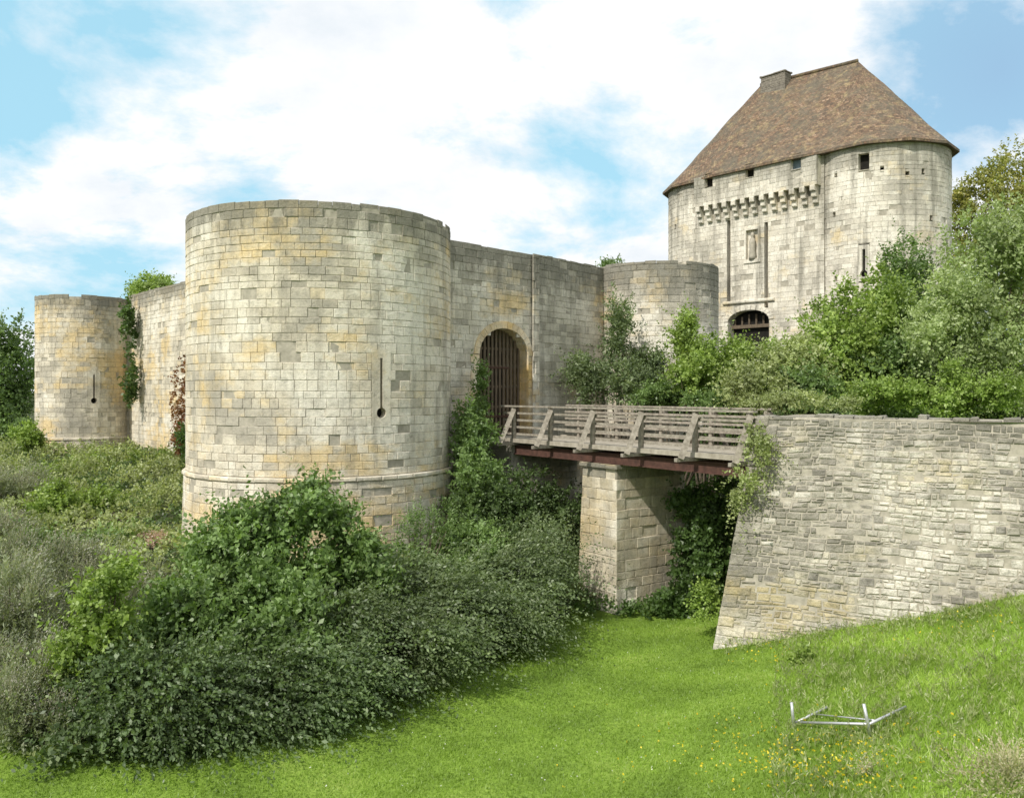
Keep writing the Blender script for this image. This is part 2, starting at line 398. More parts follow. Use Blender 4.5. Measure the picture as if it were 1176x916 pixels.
B=BL(); B.quad(P(uc-1.5,-2,-1.38),P(uc+1.5,-2,-1.38),P(uc+1.5,3,-1.38),P(uc-1.5,3,-1.38)); B.build('passage_shade',M_dark,root)  # flat near-black sheet painted as the shade behind the door bars
D=MB(); n_=13; dd_=-.42
for i in range(n_):
    u=uc-hwid+.08+(2*hwid-.16)*i/(n_-1); zt=1.35+.98*math.sqrt(max(0,1-((u-uc)/hwid)**2))-.04
    D.beam(P(u,-1.6,dd_),P(u,zt,dd_),.1,.05,(*gn,0))
for z in (-1.3,-.55,.2,.95,1.6): D.beam(P(uc-hwid+.05,z,dd_-.05),P(uc+hwid-.05,z,dd_-.05),.05,.09)
dr=D.build('door',M_door,root)
D=MB()
for z in (-.9,.9): D.beam(P(uc-hwid+.05,z,dd_+.05),P(uc+hwid*.5,z,dd_+.05),.015,.06)
D.build('hinge_strap',M_steel,dr)
B=BL(); B.wall(line_P((W1[0]-gd[0]*.15,W1[1]-gd[1]*.15),gd,gn,off=.12),0,.35,-5,5.2,rng,ln=(.34,.36),missing=0); B.build('buttress_strip',M_curt,root)
root=thing('curtain_wall',(2.2,35,-4),'short grey curtain wall between the gate wall and the low blank tower','wall')
flat_wall(root,(.82,33.03),(3.95,37.0),-5,5.3,13,M_curt)
# bridge abutment, pier
O=np.array([0,29.0]); Aa=np.array([.571,-.821]); Bb=np.array([.821,.571])
def BP(t,w,z): q=O+Aa*t+Bb*w; return (q[0],q[1],z)
root=thing('bridge_abutment',BP(-1,1.4,-5),'low stone abutment under the gate end of the footbridge','abutment')
rng=random.Random(9)
B=BL()
def obox(B,t0,t1,w0,w1,z0,z1,rng,row,ln,bat=0):
    cs=[(t0,w0),(t1,w0),(t1,w1),(t0,w1)]
    for i in range(4):
        a=cs[i]; b_=cs[(i+1)%4]; L=math.hypot(b_[0]-a[0],b_[1]-a[1]); du=((b_[0]-a[0])/L,(b_[1]-a[1])/L); n=(du[1],-du[0])
        def P(u,z,o,a=a,du=du,n=n,L=L):
            k=bat*(z1-z); uu=u+(u/L*2-1)*k
            return BP(a[0]+du[0]*uu+n[0]*(o+k),a[1]+du[1]*uu+n[1]*(o+k),z)
        B.wall(P,0,L,z0,z1,rng,row=row,ln=ln,missing=0)
        B.grid(P,0,L,z0,z1,9,9,-.02)
    B.quad(*[BP(t,w,z1-.012) for t,w in cs])
obox(B,-2.6,.0,.0,2.8,-6,-1.72,rng,.28,(.3,.6)); B.build('wall',M_curt,root)
root=thing('bridge_pier',BP(4.4,1.3,-6.5),'tall rectangular stone pier holding up the middle of the footbridge','pier')
B=BL(); obox(B,3.7,5.2,.0,2.7,-6.9,-2.2,rng,.26,(.28,.55),.03); B.build('shaft',M_pier,root)
B=BL(); obox(B,3.62,5.28,-.08,2.78,-2.2,-2.07,rng,.13,(.5,.8)); B.build('cap_stones',M_pier,root)
# ------------------------------------------------------------------ footbridge
root=thing('footbridge',BP(5,1.4,-2),'weathered timber footbridge with braced railings and red brown steel girders','bridge')
D=MB(); t_=-1.0
while t_<10.6: D.beam(BP(t_,-.05,-1.63),BP(t_,2.85,-1.63+rng.uniform(-.004,.004)),.135,.05); t_+=.15
D.build('deck',M_deck,root)
for w in (.12,2.68):
    D=MB(); D.beam(BP(-.9,w,-1.91),BP(10.5,w,-1.91),.02,.26)
    for z in (-1.775,-2.05): D.beam(BP(-.9,w,z),BP(10.5,w,z),.16,.022)
    D.build('girder',M_steel,root)
ts=[.1,2.1,4.15,6.2,8.2,9.95]
for t_ in ts:
    D=MB(); D.beam(BP(t_,-.7,-1.71),BP(t_,3.5,-1.71),.1,.09); D.build('cross_beam',M_wood,root)
    for w,s in ((0,-1),(2.8,1)):
        if s>0 and t_>9: continue
        D=MB(); D.beam(BP(t_,w,-1.75),BP(t_,w,-.5),.11,.11,(*Aa,0)); D.build('post',M_wood,root)
        D=MB(); D.beam(BP(t_+.08,w+s*.04,-.56),BP(t_+.08,w+s*.6,-1.68),.06,.15,(Bb[0],Bb[1],.6)); D.build('brace',M_wood,root)
for w,s,te in ((0,-1,10.15),(2.8,1,8.4)):
    D=MB(); D.beam(BP(-.6,w+s*.02,-.47),BP(te,w+s*.02,-.47),.15,.05); D.build('handrail',M_wood,root)
    for z in (-.7,-.93,-1.16,-1.39):
        D=MB(); D.beam(BP(-.6,w-s*.075,z),BP(te,w-s*.075,z),.03,.07); D.build('rail',M_wood,root)
    D=MB(); D.beam(BP(-1,w+s*.06,-1.6),BP(10.4,w+s*.06,-1.6),.05,.13); D.build('edge_board',M_deck,root)
# ------------------------------------------------------------------ retaining wall
root=thing('retaining_wall',(8.2,19.4,-5),'long rubble retaining wall with battered corner on the right of the moat','wall')
rng=random.Random(21); wd=np.array([.87,-.494]); ZT=-.5; bt=.15; LW=17
def PFc(u,z,o):
    k=bt*max(0,ZT-z); f=max(0,1-u/3.0)
    uu=u-k*f
    wob=(.03*math.sin(u*1.3+z*2)+.02*math.sin(u*3.1-z*4))*min(1,u)
    q=CW+wd*uu+NW*(o+k+wob); return (q[0],q[1],z+.025*math.sin(u*.8)+.018*math.sin(u*2.3+z*1.5))
rd=np.array([.503,.864])
def PR(u,z,o):
    k=bt*max(0,ZT-z); f=max(0,1-u/3.0); q=CW+rd*(u-k*f)+NR*(o+k); return (q[0],q[1],z)
B=BL(); B.wall(PFc,0,LW,-7,ZT-.14,rng,row=.135,ln=(.1,.36),gap=.022,o=(-.014,.012),jit=.013,missing=0,topz=ZT,split=.12,rv=(.65,1.4),bev=.016); B.build('wall',M_rub,root)
B=BL(); B.wall(PR,0,7,-7,ZT-.14,rng,row=.17,ln=(.16,.5),gap=.02,o=(-.01,.025),jit=.01,missing=0,topz=ZT); B.build('return_wall',M_rub,root)
B=BL(); z=-7; k=0
while z<ZT-.2:
    h=rng.uniform(.18,.28); l=(.5,.28)[k%2]; B.block(PFc,-.02,l,z,z+h,rng,.012,.016,.006,None,ZT-z,.02); B.block(PR,-.02,(.3,.55)[k%2],z,z+h,rng,.012,.016,.006,None,ZT-z,.02); z+=h; k+=1
B.build('corner_quoins',M_rub,root)
B=BL()
for PP,LL in ((PFc,LW),(PR,7)):
    B.grid(PP,0,LL,-7,ZT-.12,.3,.3,-.02)
    B.quad(PP(0,ZT-.13,0),PP(LL,ZT-.13,0),PP(LL,ZT-.13,-.9),PP(.9,ZT-.13,-.9))
B.build('mortar_core',M_mortar,root)
B=BL(); u=0
def PT(u,z,o): q=CW+wd*u+NW*o; return (q[0],q[1],z)
while u<LW:
    l=rng.uniform(.15,.5); 
    h=rng.uniform(.03,.14); dd=rng.uniform(.3,.6); o0=rng.uniform(-.03,.02)
    for row_ in range(2):
        a0=-dd-.01 if row_ else o0
        a1=-dd if row_==0 else -dd-.45
        B.block(lambda uu,vv,oo,h=h: PT(uu,ZT-.14+max(0,oo),vv),u,u+l,a1,a0,rng,.02,h,.015,None,.1,.02)
    u+=l
B.build('coping_stones',M_rub,root)
# ------------------------------------------------------------------ keep
root=thing('gatehouse',(18,58,1),'tall pale stone gatehouse with steep brown tiled roof and machicolated front','gatehouse')
K0=np.array([12.8,60.0]); K1=np.array([19.0,53.0]); kd=(K1-K0); KL=float(np.linalg.norm(kd)); kd/=KL; kn=np.array([kd[1],-kd[0]])
if kn[1]>0: kn=-kn
cL=(14.85,62.9); RL=3.5; cR=(22.9,54.2); RR=4.0; ZE=14.6
rng=random.Random(33)
PK=line_P(K0,kd,kn); PKt=line_P(K0,kd,kn,off=.5)
def uk(px): return hit_line(px,K0,kd)
ops=[]
def recess(P,u0,u1,z0,z1,dep,parent,name,mat_=M_dark,sides=M_keep):
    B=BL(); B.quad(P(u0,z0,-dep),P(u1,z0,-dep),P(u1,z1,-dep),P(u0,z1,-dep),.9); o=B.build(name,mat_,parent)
    B=BL()
    for a,b_ in (((u0,z0),(u1,z0)),((u1,z0),(u1,z1)),((u1,z1),(u0,z1)),((u0,z1),(u0,z0))):
        B.quad(P(*a,.03),P(*b_,.03),P(*b_,-dep),P(*a,-dep),.3)
    B.build('frame' if name=='window' else 'reveal',sides,o); return rect_open(u0,u1,z0,z1)
for px in (837,880):
    u,y=uk(px); ops.append(recess(PK,u-.13,u+.13,zat(352,y),zat(253,y),.5,root,'drawbridge_slot'))
u,y=uk(859.5); ul=uk(836)[0]; ur=uk(883)[0]; zs=zat(368,y); ga=arch_open(u,(ur-ul)/2,-1,zs,.7); ops.append(ga)
B=BL(); w=(ur-ul)/2; GD=.62
pr=[(u-w,-1),(u-w,zs)]+[(u-w*math.cos(a),zs+.7*math.sin(a)) for a in np.linspace(.1,math.pi-.1,12)]+[(u+w,zs),(u+w,-1)]
for a,b_ in zip(pr[:-1],pr[1:]): B.quad(PK(*a,.04),PK(*b_,.04),PK(*b_,-GD),PK(*a,-GD),.3)
B.build('gate_reveal',M_keep,root)
B=BL()
for i in range(13):
    a0=math.pi*i/13+.01; a1=math.pi*(i+1)/13-.01; q=[(u-(w+s)*math.cos(aa),zs+(.7+s)*math.sin(aa)) for aa in (a0,a1) for s in (0,.35)]; r_=rng.random()
    B.quad(PK(*q[0],.06),PK(*q[2],.06),PK(*q[3],.06),PK(*q[1],.06),r_)
B.block(PK,u-w-.4,u+w+.4,zs+1.15,zs+1.35,rng,0,.14,.003,.4,9,.05)
B.build('gate_arch',M_keep,root)
B=BL(); B.quad(PK(u-w-.1,-1,-GD),PK(u+w+.1,-1,-GD),PK(u+w+.1,zs+.8,-GD),PK(u-w-.1,zs+.8,-GD)); B.build('gate_shade',M_dark,root)  # flat near-black sheet in place of a shaded passage
D=MB(); D.beam(PK(u-w,zs-.35,-.45),PK(u+w,zs-.35,-.45),.15,.22)
for k in range(6): D.beam(PK(u-w+.2+k*(2*w-.4)/5,zs-.4,-.5),PK(u-w+.2+k*(2*w-.4)/5,zs+.5*(1-abs(k-2.5)/4),-.5),.1,.1,(1,0,0))
D.build('gate_beam',M_door,root)
# niche with statue
un,yn=uk(864); zb,zt=zat(298,yn),zat(264,yn)
ops.append(recess(PK,un-.45,un+.45,zb,zt,.2,root,'niche',M_keep))
B=BL()
for (a,b_,c_,d_) in ((un-.58,un-.45,zb-.1,zt+.1),(un+.45,un+.58,zb-.1,zt+.1),(un-.58,un+.58,zt+.0,zt+.17),(un-.63,un+.63,zb-.22,zb-.02)):
    B.block(PK,a,b_,c_,d_,rng,0,.08,.002,.6)
B.build('niche_frame',M_keep,root)
D=MB(); q=PK(un,zb,-.02); hs=zt-zb
D.tube([(q[0],q[1],zb+hs*k) for k in (0,.1,.35,.55,.68,.74,.78,.85,.9,.93)],[.24,.25,.2,.22,.18,.08,.12,.13,.09,.02],10); D.build('niche_statue',M_mortar,root,True)
B=BL(); B.wall(PK,0,KL,-1,ZE-.2,rng,row=.3,ln=(.3,.75),opens=ops,missing=0,topz=13); B.build('front_wall',M_keep,root)
B=BL(); B.grid(PK,0,KL,-1,ZE-.3,3,.15,-.02,ops); B.build('mortar_core',M_mortar,root)
ncb=13; u0c=.35; u1c=KL-.5
for i in range(ncb):
    u=u0c+(u1c-u0c)*i/(ncb-1); B=BL()
    for k,(o,za,zb) in enumerate(((.22,11.55,11.9),(.4,11.9,12.25),(.56,12.25,12.6))):
        B.block(PK,u-.17,u+.17,za,zb,rng,0,o,.004,rng.uniform(0,.5),9,.05)
    B.build('corbel',M_keep,root)
wops=[]
for px,py,ww,hh in ((814,207,.32,.9),(861,196,.32,.9),(914,186,.36,1.0)):
    u,y=hit_line(px,K0+kn*.5,kd); z=zat(py,y); wops.append(recess(PKt,u-ww,u+ww,z-hh/2,z+hh/2,.3,root,'window',M_glass if px==914 else M_dark))
B=BL(); B.wall(PKt,u0c-.3,u1c+.3,12.6,ZE,rng,row=.3,ln=(.35,.8),opens=wops,missing=0); 
B.grid(PKt,u0c-.3,u1c+.3,12.6,ZE,3,.1,-.02,wops)
for u in (u0c-.3,u1c+.3): B.quad(PKt(u,12.6,0),PKt(u,ZE,0),PK(u,ZE,-.1),PK(u,12.6,-.1))
B.quad(PKt(u0c-.3,12.6,0),PKt(u1c+.3,12.6,0),PK(u1c+.3,12.6,0),PK(u0c-.3,12.6,0)); B.build('parapet_wall',M_keep,root)
PRt=cyl_P(cR,RR); PLt=cyl_P(cL,RL); rop=[]
for px,py,ww,hh in ((992,186,.3,1.0),(1042,200,.12,.3)):
    u,y=hit_circ(px,cR,RR); z=zat(py,y); rop.append(recess(PRt,u-ww,u+ww,z-hh/2,z+hh/2,.35,root,'window',M_dark))
for px,py in ((1013,194),(958,246),(960,320),(1060,196),(1069,250),(960,200)):
    u,y=hit_circ(px,cR,RR); z=zat(py,y); rop.append(recess(PRt,u-.1,u+.1,z-.14,z+.14,.3,root,'putlog_hole'))
u,y=hit_circ(992,cR,RR); rop.append(slit(PRt,u,zat(312,y),zat(286,y),zat(314,y),.2,root,M_keep,rng,w=.08))
B=BL(); L=math.pi*RR; B.wall(PRt,-L,L,-1,ZE,rng,row=.3,ln=(.3,.7),opens=rop,missing=0); B.build('tower_wall',M_keep,root)
B=BL(); B.grid(PRt,-L,L,-1,ZE,.6,.14,-.02,rop); B.build('mortar_core',M_mortar,root)
lop=[]
for px,py in ((781,215),(776,260)):
    u,y=hit_circ(px,cL,RL); z=zat(py,y); lop.append(recess(PLt,u-.1,u+.1,z-.14,z+.14,.3,root,'putlog_hole'))
B=BL(); L=math.pi*RL; B.wall(PLt,-L,L,-1,ZE,rng,row=.3,ln=(.3,.7),opens=lop,missing=0); B.build('tower_wall',M_keep,root)
B=BL(); B.grid(PLt,-L,L,-1,ZE,.6,.14,-.02,lop); B.build('mortar_core',M_mortar,root)
def hull(pts):
    pts=sorted(set(pts))
    def half(p):
        h=[]
        for q in p:
            while len(h)>1 and (h[-1][0]-h[-2][0])*(q[1]-h[-2][1])-(h[-1][1]-h[-2][1])*(q[0]-h[-2][0])<=0: h.pop()
            h.append(q)
        return h[:-1]
    return half(pts)+half(pts[::-1])
circ=[(cL,RL),(cR,RR),((24.2,60.0),2.7),((19.0,66.5),3.0)]
def outline(e,k=48,cc=circ): return hull([(round(c[0]+(r+e)*math.cos(2*math.pi*i/k+.13),4),round(c[1]+(r+e)*math.sin(2*math.pi*i/k+.13),4)) for c,r in cc for i in range(k)])
H=outline(-1.1); n=len(H)
pyobj('back_wall',[(x,y,-1) for x,y in H]+[(x,y,ZE) for x,y in H],[(i,(i+1)%n,n+(i+1)%n,n+i) for i in range(n)],M_curt,root)
H=outline(.42,11)
HH=[]
for i in range(len(H)):
    a=np.array(H[i]); b_=np.array(H[(i+1)%len(H)]); k=max(1,int(np.linalg.norm(b_-a)/.45))
    for j in range(k): HH.append(a+(b_-a)*j/k)
for i,p in enumerate(HH):
    s=np.dot(p-K0,kd)/KL; dn=np.dot(p-K0,kn)
    if 0<s<1 and dn>0: HH[i]=p+kn*max(0,.68-dn)*min(1,s*6,(1-s)*6)
n=len(HH); RA_=np.array([18.0,63.0]); RB_=np.array([23.2,58.4]); rv=RB_-RA_; S=30; V=[];UV=[];Fc=[]; al=0
rr_=random.Random(4)
for i,p in enumerate(HH):
    s=np.clip(np.dot(p-RA_,rv)/np.dot(rv,rv),0,1); q=RA_+rv*s; D_=np.linalg.norm(q-p)
    if i: al+=np.linalg.norm(p-HH[i-1])
    V.append((p[0],p[1],ZE-.2)); UV.append((al,-.2))
    for k in range(S+1):
        f=k/S; z=ZE-.05+(22.2-ZE)*(f-.02*math.sin(math.pi*min(1,f*1.6))*(1-f)); w_=p+(q-p)*f
        V.append((w_[0],w_[1],z+.05*math.sin(i*.5+k*.7)*math.sin(math.pi*f)+rr_.uniform(-.015,.015))); UV.append((al,f*math.hypot(D_,22.3-ZE)))
T=S+2
for i in range(n):
    j=(i+1)%n
    for k in range(T-1): Fc.append((i*T+k,j*T+k,j*T+k+1,i*T+k+1))
Fc.append(tuple(i*T for i in range(n))[::-1])
m,t,b=mat('roof_tiles'); uvn=t.nodes.new('ShaderNodeUVMap').outputs[0]; p=pos(t)
br=t.nodes.new('ShaderNodeTexBrick'); t.links.new(uvn,br.inputs['Vector'])
br.inputs['Scale'].default_value=1; br.inputs['Brick Width'].default_value=.26; br.inputs['Row Height'].default_value=.2; br.inputs['Mortar Size'].default_value=.02
br.inputs['Color1'].default_value=(0,0,0,1); br.inputs['Color2'].default_value=(1,1,1,1); br.inputs['Mortar'].default_value=(.1,.1,.1,1)
c=ramp(t,br.outputs['Color'],[(0,(.09,.06,.04)),(.4,(.15,.1,.062)),(.75,(.22,.14,.085)),(1,(.3,.21,.14))])
c=mix(t,ramp(t,noise(t,mapping(t,p,(1,1,.6)),.7,7,.75),[(.42,0),(.6,.85)]),c,(.12,.105,.075))
c=mix(t,ramp(t,noise(t,mapping(t,p,(1,1,1),(9,0,0)),1.5,6,.8),[(.52,0),(.64,.7)]),c,(.3,.235,.12))
c=mix(t,ramp(t,noise(t,mapping(t,p,(1,1,1),(3,5,0)),3.5,6,.8),[(.56,0),(.66,.6)]),c,(.3,.15,.085))
c=mix(t,1.0,c,ramp(t,noise(t,p,6,4,.7),[(.3,.65),(.7,1.3)]),'MULTIPLY')
t.links.new(c,b.inputs['Base Color']); b.inputs['Roughness'].default_value=.9
bump(t,b,math_(t,'ADD',br.outputs['Fac'],noise(t,p,5,4)),.8,.08)
rf=pyobj('roof',V,Fc,m,root,uv=UV)
cc=at(891,92,61.8)
M_brick=simple('sooty_brick',(.14,.125,.105),(.27,.24,.2),5,.9,.4,.02)
def chim(cx,cy,z0,z1,ax,w,dp,name,parent):
    B=BL(); ay=np.array([-ax[1],ax[0]])
    cs=[(-w,-dp),(w,-dp),(w,dp),(-w,dp)]
    for i in range(4):
        a=cs[i]; b_=cs[(i+1)%4]; L=math.hypot(b_[0]-a[0],b_[1]-a[1]); du=((b_[0]-a[0])/L,(b_[1]-a[1])/L); nn=(du[1],-du[0])
        def P(u,z,o,a=a,du=du,nn=nn):
            X_=a[0]+du[0]*u+nn[0]*o; Y_=a[1]+du[1]*u+nn[1]*o; return (cx+ax[0]*X_+ay[0]*Y_,cy+ax[1]*X_+ay[1]*Y_,z)
        B.wall(P,0,L,z0,z1,rng,row=.16,ln=(.2,.35),missing=0,topz=z1); B.wall(P,-.06,L+.06,z1,z1+.12,rng,row=.16,ln=(.4,.6),o=(.07,.09),missing=0)
        B.grid(P,0,L,z0,z1+.1,9,9,-.02)
    B.quad(*[(cx+ax[0]*x_+ay[0]*y_,cy+ax[1]*x_+ay[1]*y_,z1+.1) for x_,y_ in cs])
    B.build(name,M_brick,parent)
chim(cc[0],cc[1],20,22.4,kd,.95,.42,'chimney',rf)
D=MB(); D.tube([(RA_[0],RA_[1],22.18),(RB_[0],RB_[1],22.2)],[.14,.14],8); D.build('ridge_tiles',m,rf,True)
# ------------------------------------------------------------------ vegetation
def norm(v): return v/np.maximum(np.linalg.norm(v,axis=-1,keepdims=True),1e-6)
def sprig(rng,o,d,L,m,ls,lw,droop=.2,spread=.9):
    N=len(o); t=np.linspace(.12,1,m)[None,:,None]
    Lb=L[:,None,None]; p=o[:,None,:]+d[:,None,:]*Lb*t; p[...,2]-=(droop*L[:,None]*t[...,0]**2)
    tang=norm(d[:,None,:]+np.array([0,0,-2*droop])*t)
    rp=rng.normal(size=(N,m,3)); rp=norm(rp-tang*(rp*tang).sum(-1,keepdims=True))
    ld=norm(tang*(1-spread*.55)+rp*spread); sd=norm(np.cross(ld,rng.normal(size=(N,m,3))+tang))
    s=(ls*rng.uniform(.6,1.25,size=(N,m,1)))*(1.1-.45*t)
    w=s*lw
    nrm=np.cross(ld,sd)
    V=np.stack([p,p+ld*s*.5+sd*w+nrm*w*.25,p+ld*s,p+ld*s*.5-sd*w+nrm*w*.25],2)
    r=np.clip(rng.random((N,1))*.55+rng.random((N,m))*.45,0,1)
    return V.reshape(-1,4,3),r.ravel()
def plant(name,label,cat,blobs,n,mat_,seed,L=.35,m=9,ls=.09,lw=.28,up=.5,droop=.2,gdir=(0,0,0),clumps=22,cr=.33,spread=.9,group=None,stems=True,part='foliage',extra=None,base=None,gclip=True,stemr=.04,rw=1.0,long_=.06):
    rng=np.random.default_rng(seed); bl=[]
    for (px,py,Y,rx,ry) in blobs:
        c=at(px,py,Y); bl.append((c,np.array([rx*Y/F,(rx+ry)*.5*Y/F,ry*Y/F])))
    if base is None:
        c=bl[0][0]; base=(c[0],c[1],G(c[0],c[1])-.05)
    root=thing(name,base,label,cat,group)
    area=np.array([b[1][0]*b[1][2] for b in bl]); pick=rng.choice(len(bl),size=clumps*len(bl),p=area/area.sum())
    cl=[];
    for k in pick:
        c,rr=bl[k]; v=norm(rng.normal(size=3)); f=rng.uniform(.35,1.0); cl.append(np.concatenate([c+v*rr*f,rr*rng.uniform(.45,1.3)*cr*1.2]))
    cl=np.array(cl); idx=rng.integers(0,len(cl),n); v=norm(rng.normal(size=(n,3))); f=rng.uniform(.25,1,size=(n,1))**.5
    o=cl[idx,:3]+v*cl[idx,3:]*f
    mc=np.array([b[0] for b in bl]).mean(0); outw=norm(o-mc)
    d=norm((v*.7+outw*.5+rng.normal(size=(n,3))*.35)*rw+np.array([0,0,up])+np.array(gdir))
    Ls=L*rng.uniform(.4,1.2,size=n)*(1+.9*(rng.random(n)<long_))
    if gclip:
        k=o[:,2]>gh(o[:,0],o[:,1])-.05; o,d,Ls,idx=o[k],d[k],Ls[k],idx[k]
    V,r=sprig(rng,o,d,Ls,m,ls,lw,droop,spread)
    cr_=rng.random(len(cl))
    quads(part,V,mat_,root,np.clip(r*.7+.3*np.repeat(cr_[idx],m),0,1))
    if stems:
        D=MB(); b0=np.array(base); q=random.Random(seed)
        for i in range(0,len(cl),max(1,len(cl)//14)):
            e=cl[i,:3]; md=(b0+e)/2+np.array([q.uniform(-.1,.1),q.uniform(-.1,.1),.15])
            D.tube([b0+np.array([q.uniform(-.12,.12),q.uniform(-.12,.12),0]),md,e],[stemr,stemr*.6,stemr*.2],5)
        D.build('stem' if cat!='tree' else 'trunk',M_bark,root)
    if extra: extra(root,rng,o)
    return root
def tree(label,px,py,Y,rx,ry,n,mat_,seed,blobs=None,ls=.22,group=None,L=.7):
    blobs=blobs or [(px,py,Y,rx,ry)]
    return plant('tree',label,'tree',blobs,n,mat_,seed,L=L,m=8,ls=ls,lw=.33,up=.3,clumps=34,cr=.27,part='crown',stemr=.16,group=group,spread=1)
# distant trees
tree('green tree at the far left edge beyond the small tower',6,440,60,34,80,4600,L_elder,101,[(4,440,60,30,74),(-30,420,60,30,60),(-12,500,58,40,30)],ls=.27)
tree('tree whose bright top peeks over the left curtain wall',180,350,62,34,38,2400,L_fresh,102,ls=.24)
tree('small tree tip showing above the gate side curtain wall',698,332,60,16,36,1000,L_elder,103,ls=.22)
tree('yellowing tree behind the right edge of the gatehouse',1150,240,64,58,72,5200,L_yel,104,[(1155,222,64,42,52),(1114,258,64,18,50),(1190,300,62,50,90)],ls=.24)
# right bank shrubs
plant('tall_shrub','huge silvery green shrub filling the right edge above the retaining wall','shrub',[(1130,330,25,60,82),(1172,290,25,44,66),(1090,395,24.5,50,60),(1170,420,24,60,50)],4600,L_silv,110,L=.7,m=11,ls=.15,lw=.26,up=.6,clumps=20,cr=.27,long_=.15)
plant('shrub','rounded mid green shrub left of the huge silvery shrub','shrub',[(985,393,27,46,56),(1002,362,27,30,46),(955,428,26.5,38,38)],2500,L_fresh,111,L=.55,m=9,ls=.16,lw=.33,up=.8,clumps=18,cr=.3,long_=.15)
plant('shrub','feathery upright shrub with tall shoots in front of the gatehouse','shrub',[(1042,338,29,30,54),(1035,400,28,42,56)],2000,L_elder,112,L=.75,m=11,ls=.15,lw=.28,up=1.2,clumps=16,cr=.3,long_=.15)
plant('shrub','pale flowering shrub on the bank below the gatehouse gate','shrub',[(905,436,26,48,34),(930,420,27,26,30),(868,444,25.5,34,28)],2100,L_pale,113,L=.5,m=9,ls=.13,lw=.34,up=.6,clumps=19,cr=.3,long_=.15)
plant('shrub','leafy shrub rising behind the footbridge between low tower and bank','shrub',[(808,434,30,30,38),(790,410,31,11,42),(842,430,30,28,34),(878,420,30,24,28)],2100,L_fresh,114,L=.6,m=9,ls=.16,lw=.34,up=1.0,clumps=16,cr=.3,long_=.15)
plant('shrub','dark low shrub behind the footbridge railing','shrub',[(770,458,31,36,18),(830,466,29,45,16)],1100,L_elder,115,L=.45,m=9,ls=.14,lw=.32,up=.5,clumps=16,long_=.15)
plant('shrub','low bright shrub along the top of the retaining wall','shrub',[(1010,454,23.5,46,20),(1080,452,22.8,36,22),(1145,458,22,30,18)],1300,L_fresh,116,L=.5,m=9,ls=.12,lw=.3,up=.9,clumps=13,cr=.28,long_=.2,stems=False)
plant('shrub','dark green shrub deep in the bank above the retaining wall','shrub',[(1040,420,26,62,46),(1120,430,25.5,52,42),(945,445,25,48,24)],3000,L_elder,117,L=.5,m=9,ls=.15,lw=.32,up=.6,clumps=22,cr=.3,stems=False)
plant('wall_shrub','grey green feathery shrub growing against the gate side curtain wall','shrub',[(712,392,34,13,50),(678,432,33.5,22,28),(737,430,34,22,26),(704,438,33,38,24)],1500,L_arch,118,L=.75,m=12,ls=.16,lw=.26,up=.8,clumps=13,cr=.28,long_=.15)
# shrubs between tower and bridge
plant('shrub','dark climbing shrub in the corner beside the arched doorway','shrub',[(543,510,28.5,22,50),(554,455,29.5,8,28),(548,570,27,32,50)],1900,L_elder,120,L=.5,m=9,ls=.15,lw=.3,up=.7,clumps=18,cr=.28,long_=.12)
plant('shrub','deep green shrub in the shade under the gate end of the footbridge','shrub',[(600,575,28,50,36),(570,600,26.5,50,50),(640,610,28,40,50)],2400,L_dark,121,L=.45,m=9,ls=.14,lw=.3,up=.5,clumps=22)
plant('shrub','tall weedy plant with thin reddish shoots left of the stone pier','shrub',[(640,650,24,22,42),(618,660,23.5,26,42)],900,L_arch,122,L=.9,m=13,ls=.11,lw=.24,up=1.1,clumps=12,long_=.15)
plant('shrub','ivy covered bank in the shade right of the stone pier','shrub',[(805,650,24.5,32,50),(815,590,25,34,36),(785,695,24.5,36,24)],2600,L_ivy,123,L=.35,m=9,ls=.14,lw=.4,up=.2,clumps=22)
plant('creeper','pale creeper trailing over the battered corner at the bridge end','climbing plant',[(868,510,20.4,12,30),(856,545,20.3,18,10),(850,570,20.6,8,14)],300,L_pale,124,L=.45,m=9,ls=.1,lw=.32,up=-.2,droop=.5,clumps=12,stems=False,long_=.2)
plant('wall_plant','leafy patch at the foot of the battered wall corner','shrub',[(812,690,21.2,12,20)],140,L_fresh,125,L=.35,m=8,ls=.1,lw=.32,up=.4,clumps=8,stems=False)
plant('wall_plant','tuft of plants on top of the retaining wall','shrub',[(905,462,21.4,40,8),(960,464,21,24,6)],420,L_pale,126,L=.32,m=8,ls=.09,lw=.3,up=.6,clumps=10,stems=False)
plant('creeper','green ivy strip in the joint beside the far left tower','climbing plant',[(149,370,46.3,4,34),(151,430,46,3,36)],330,L_ivy,127,L=.3,m=8,ls=.17,lw=.4,up=.1,clumps=12,gclip=False,stems=False)
plant('creeper','reddish brown creeper hanging on the left curtain wall beside the large tower','climbing plant',[(209,470,39.6,6,38),(211,425,39.4,3,30),(207,505,39.6,5,16)],330,L_red,128,L=.3,m=8,ls=.13,lw=.4,up=-.3,droop=.5,clumps=12,gclip=False,stems=False)
plant('creeper','green ivy at the foot of the left curtain wall','climbing plant',[(212,520,38,8,28)],220,L_ivy,129,L=.3,m=8,ls=.14,lw=.4,up=.1,clumps=8,gclip=False,stems=False)
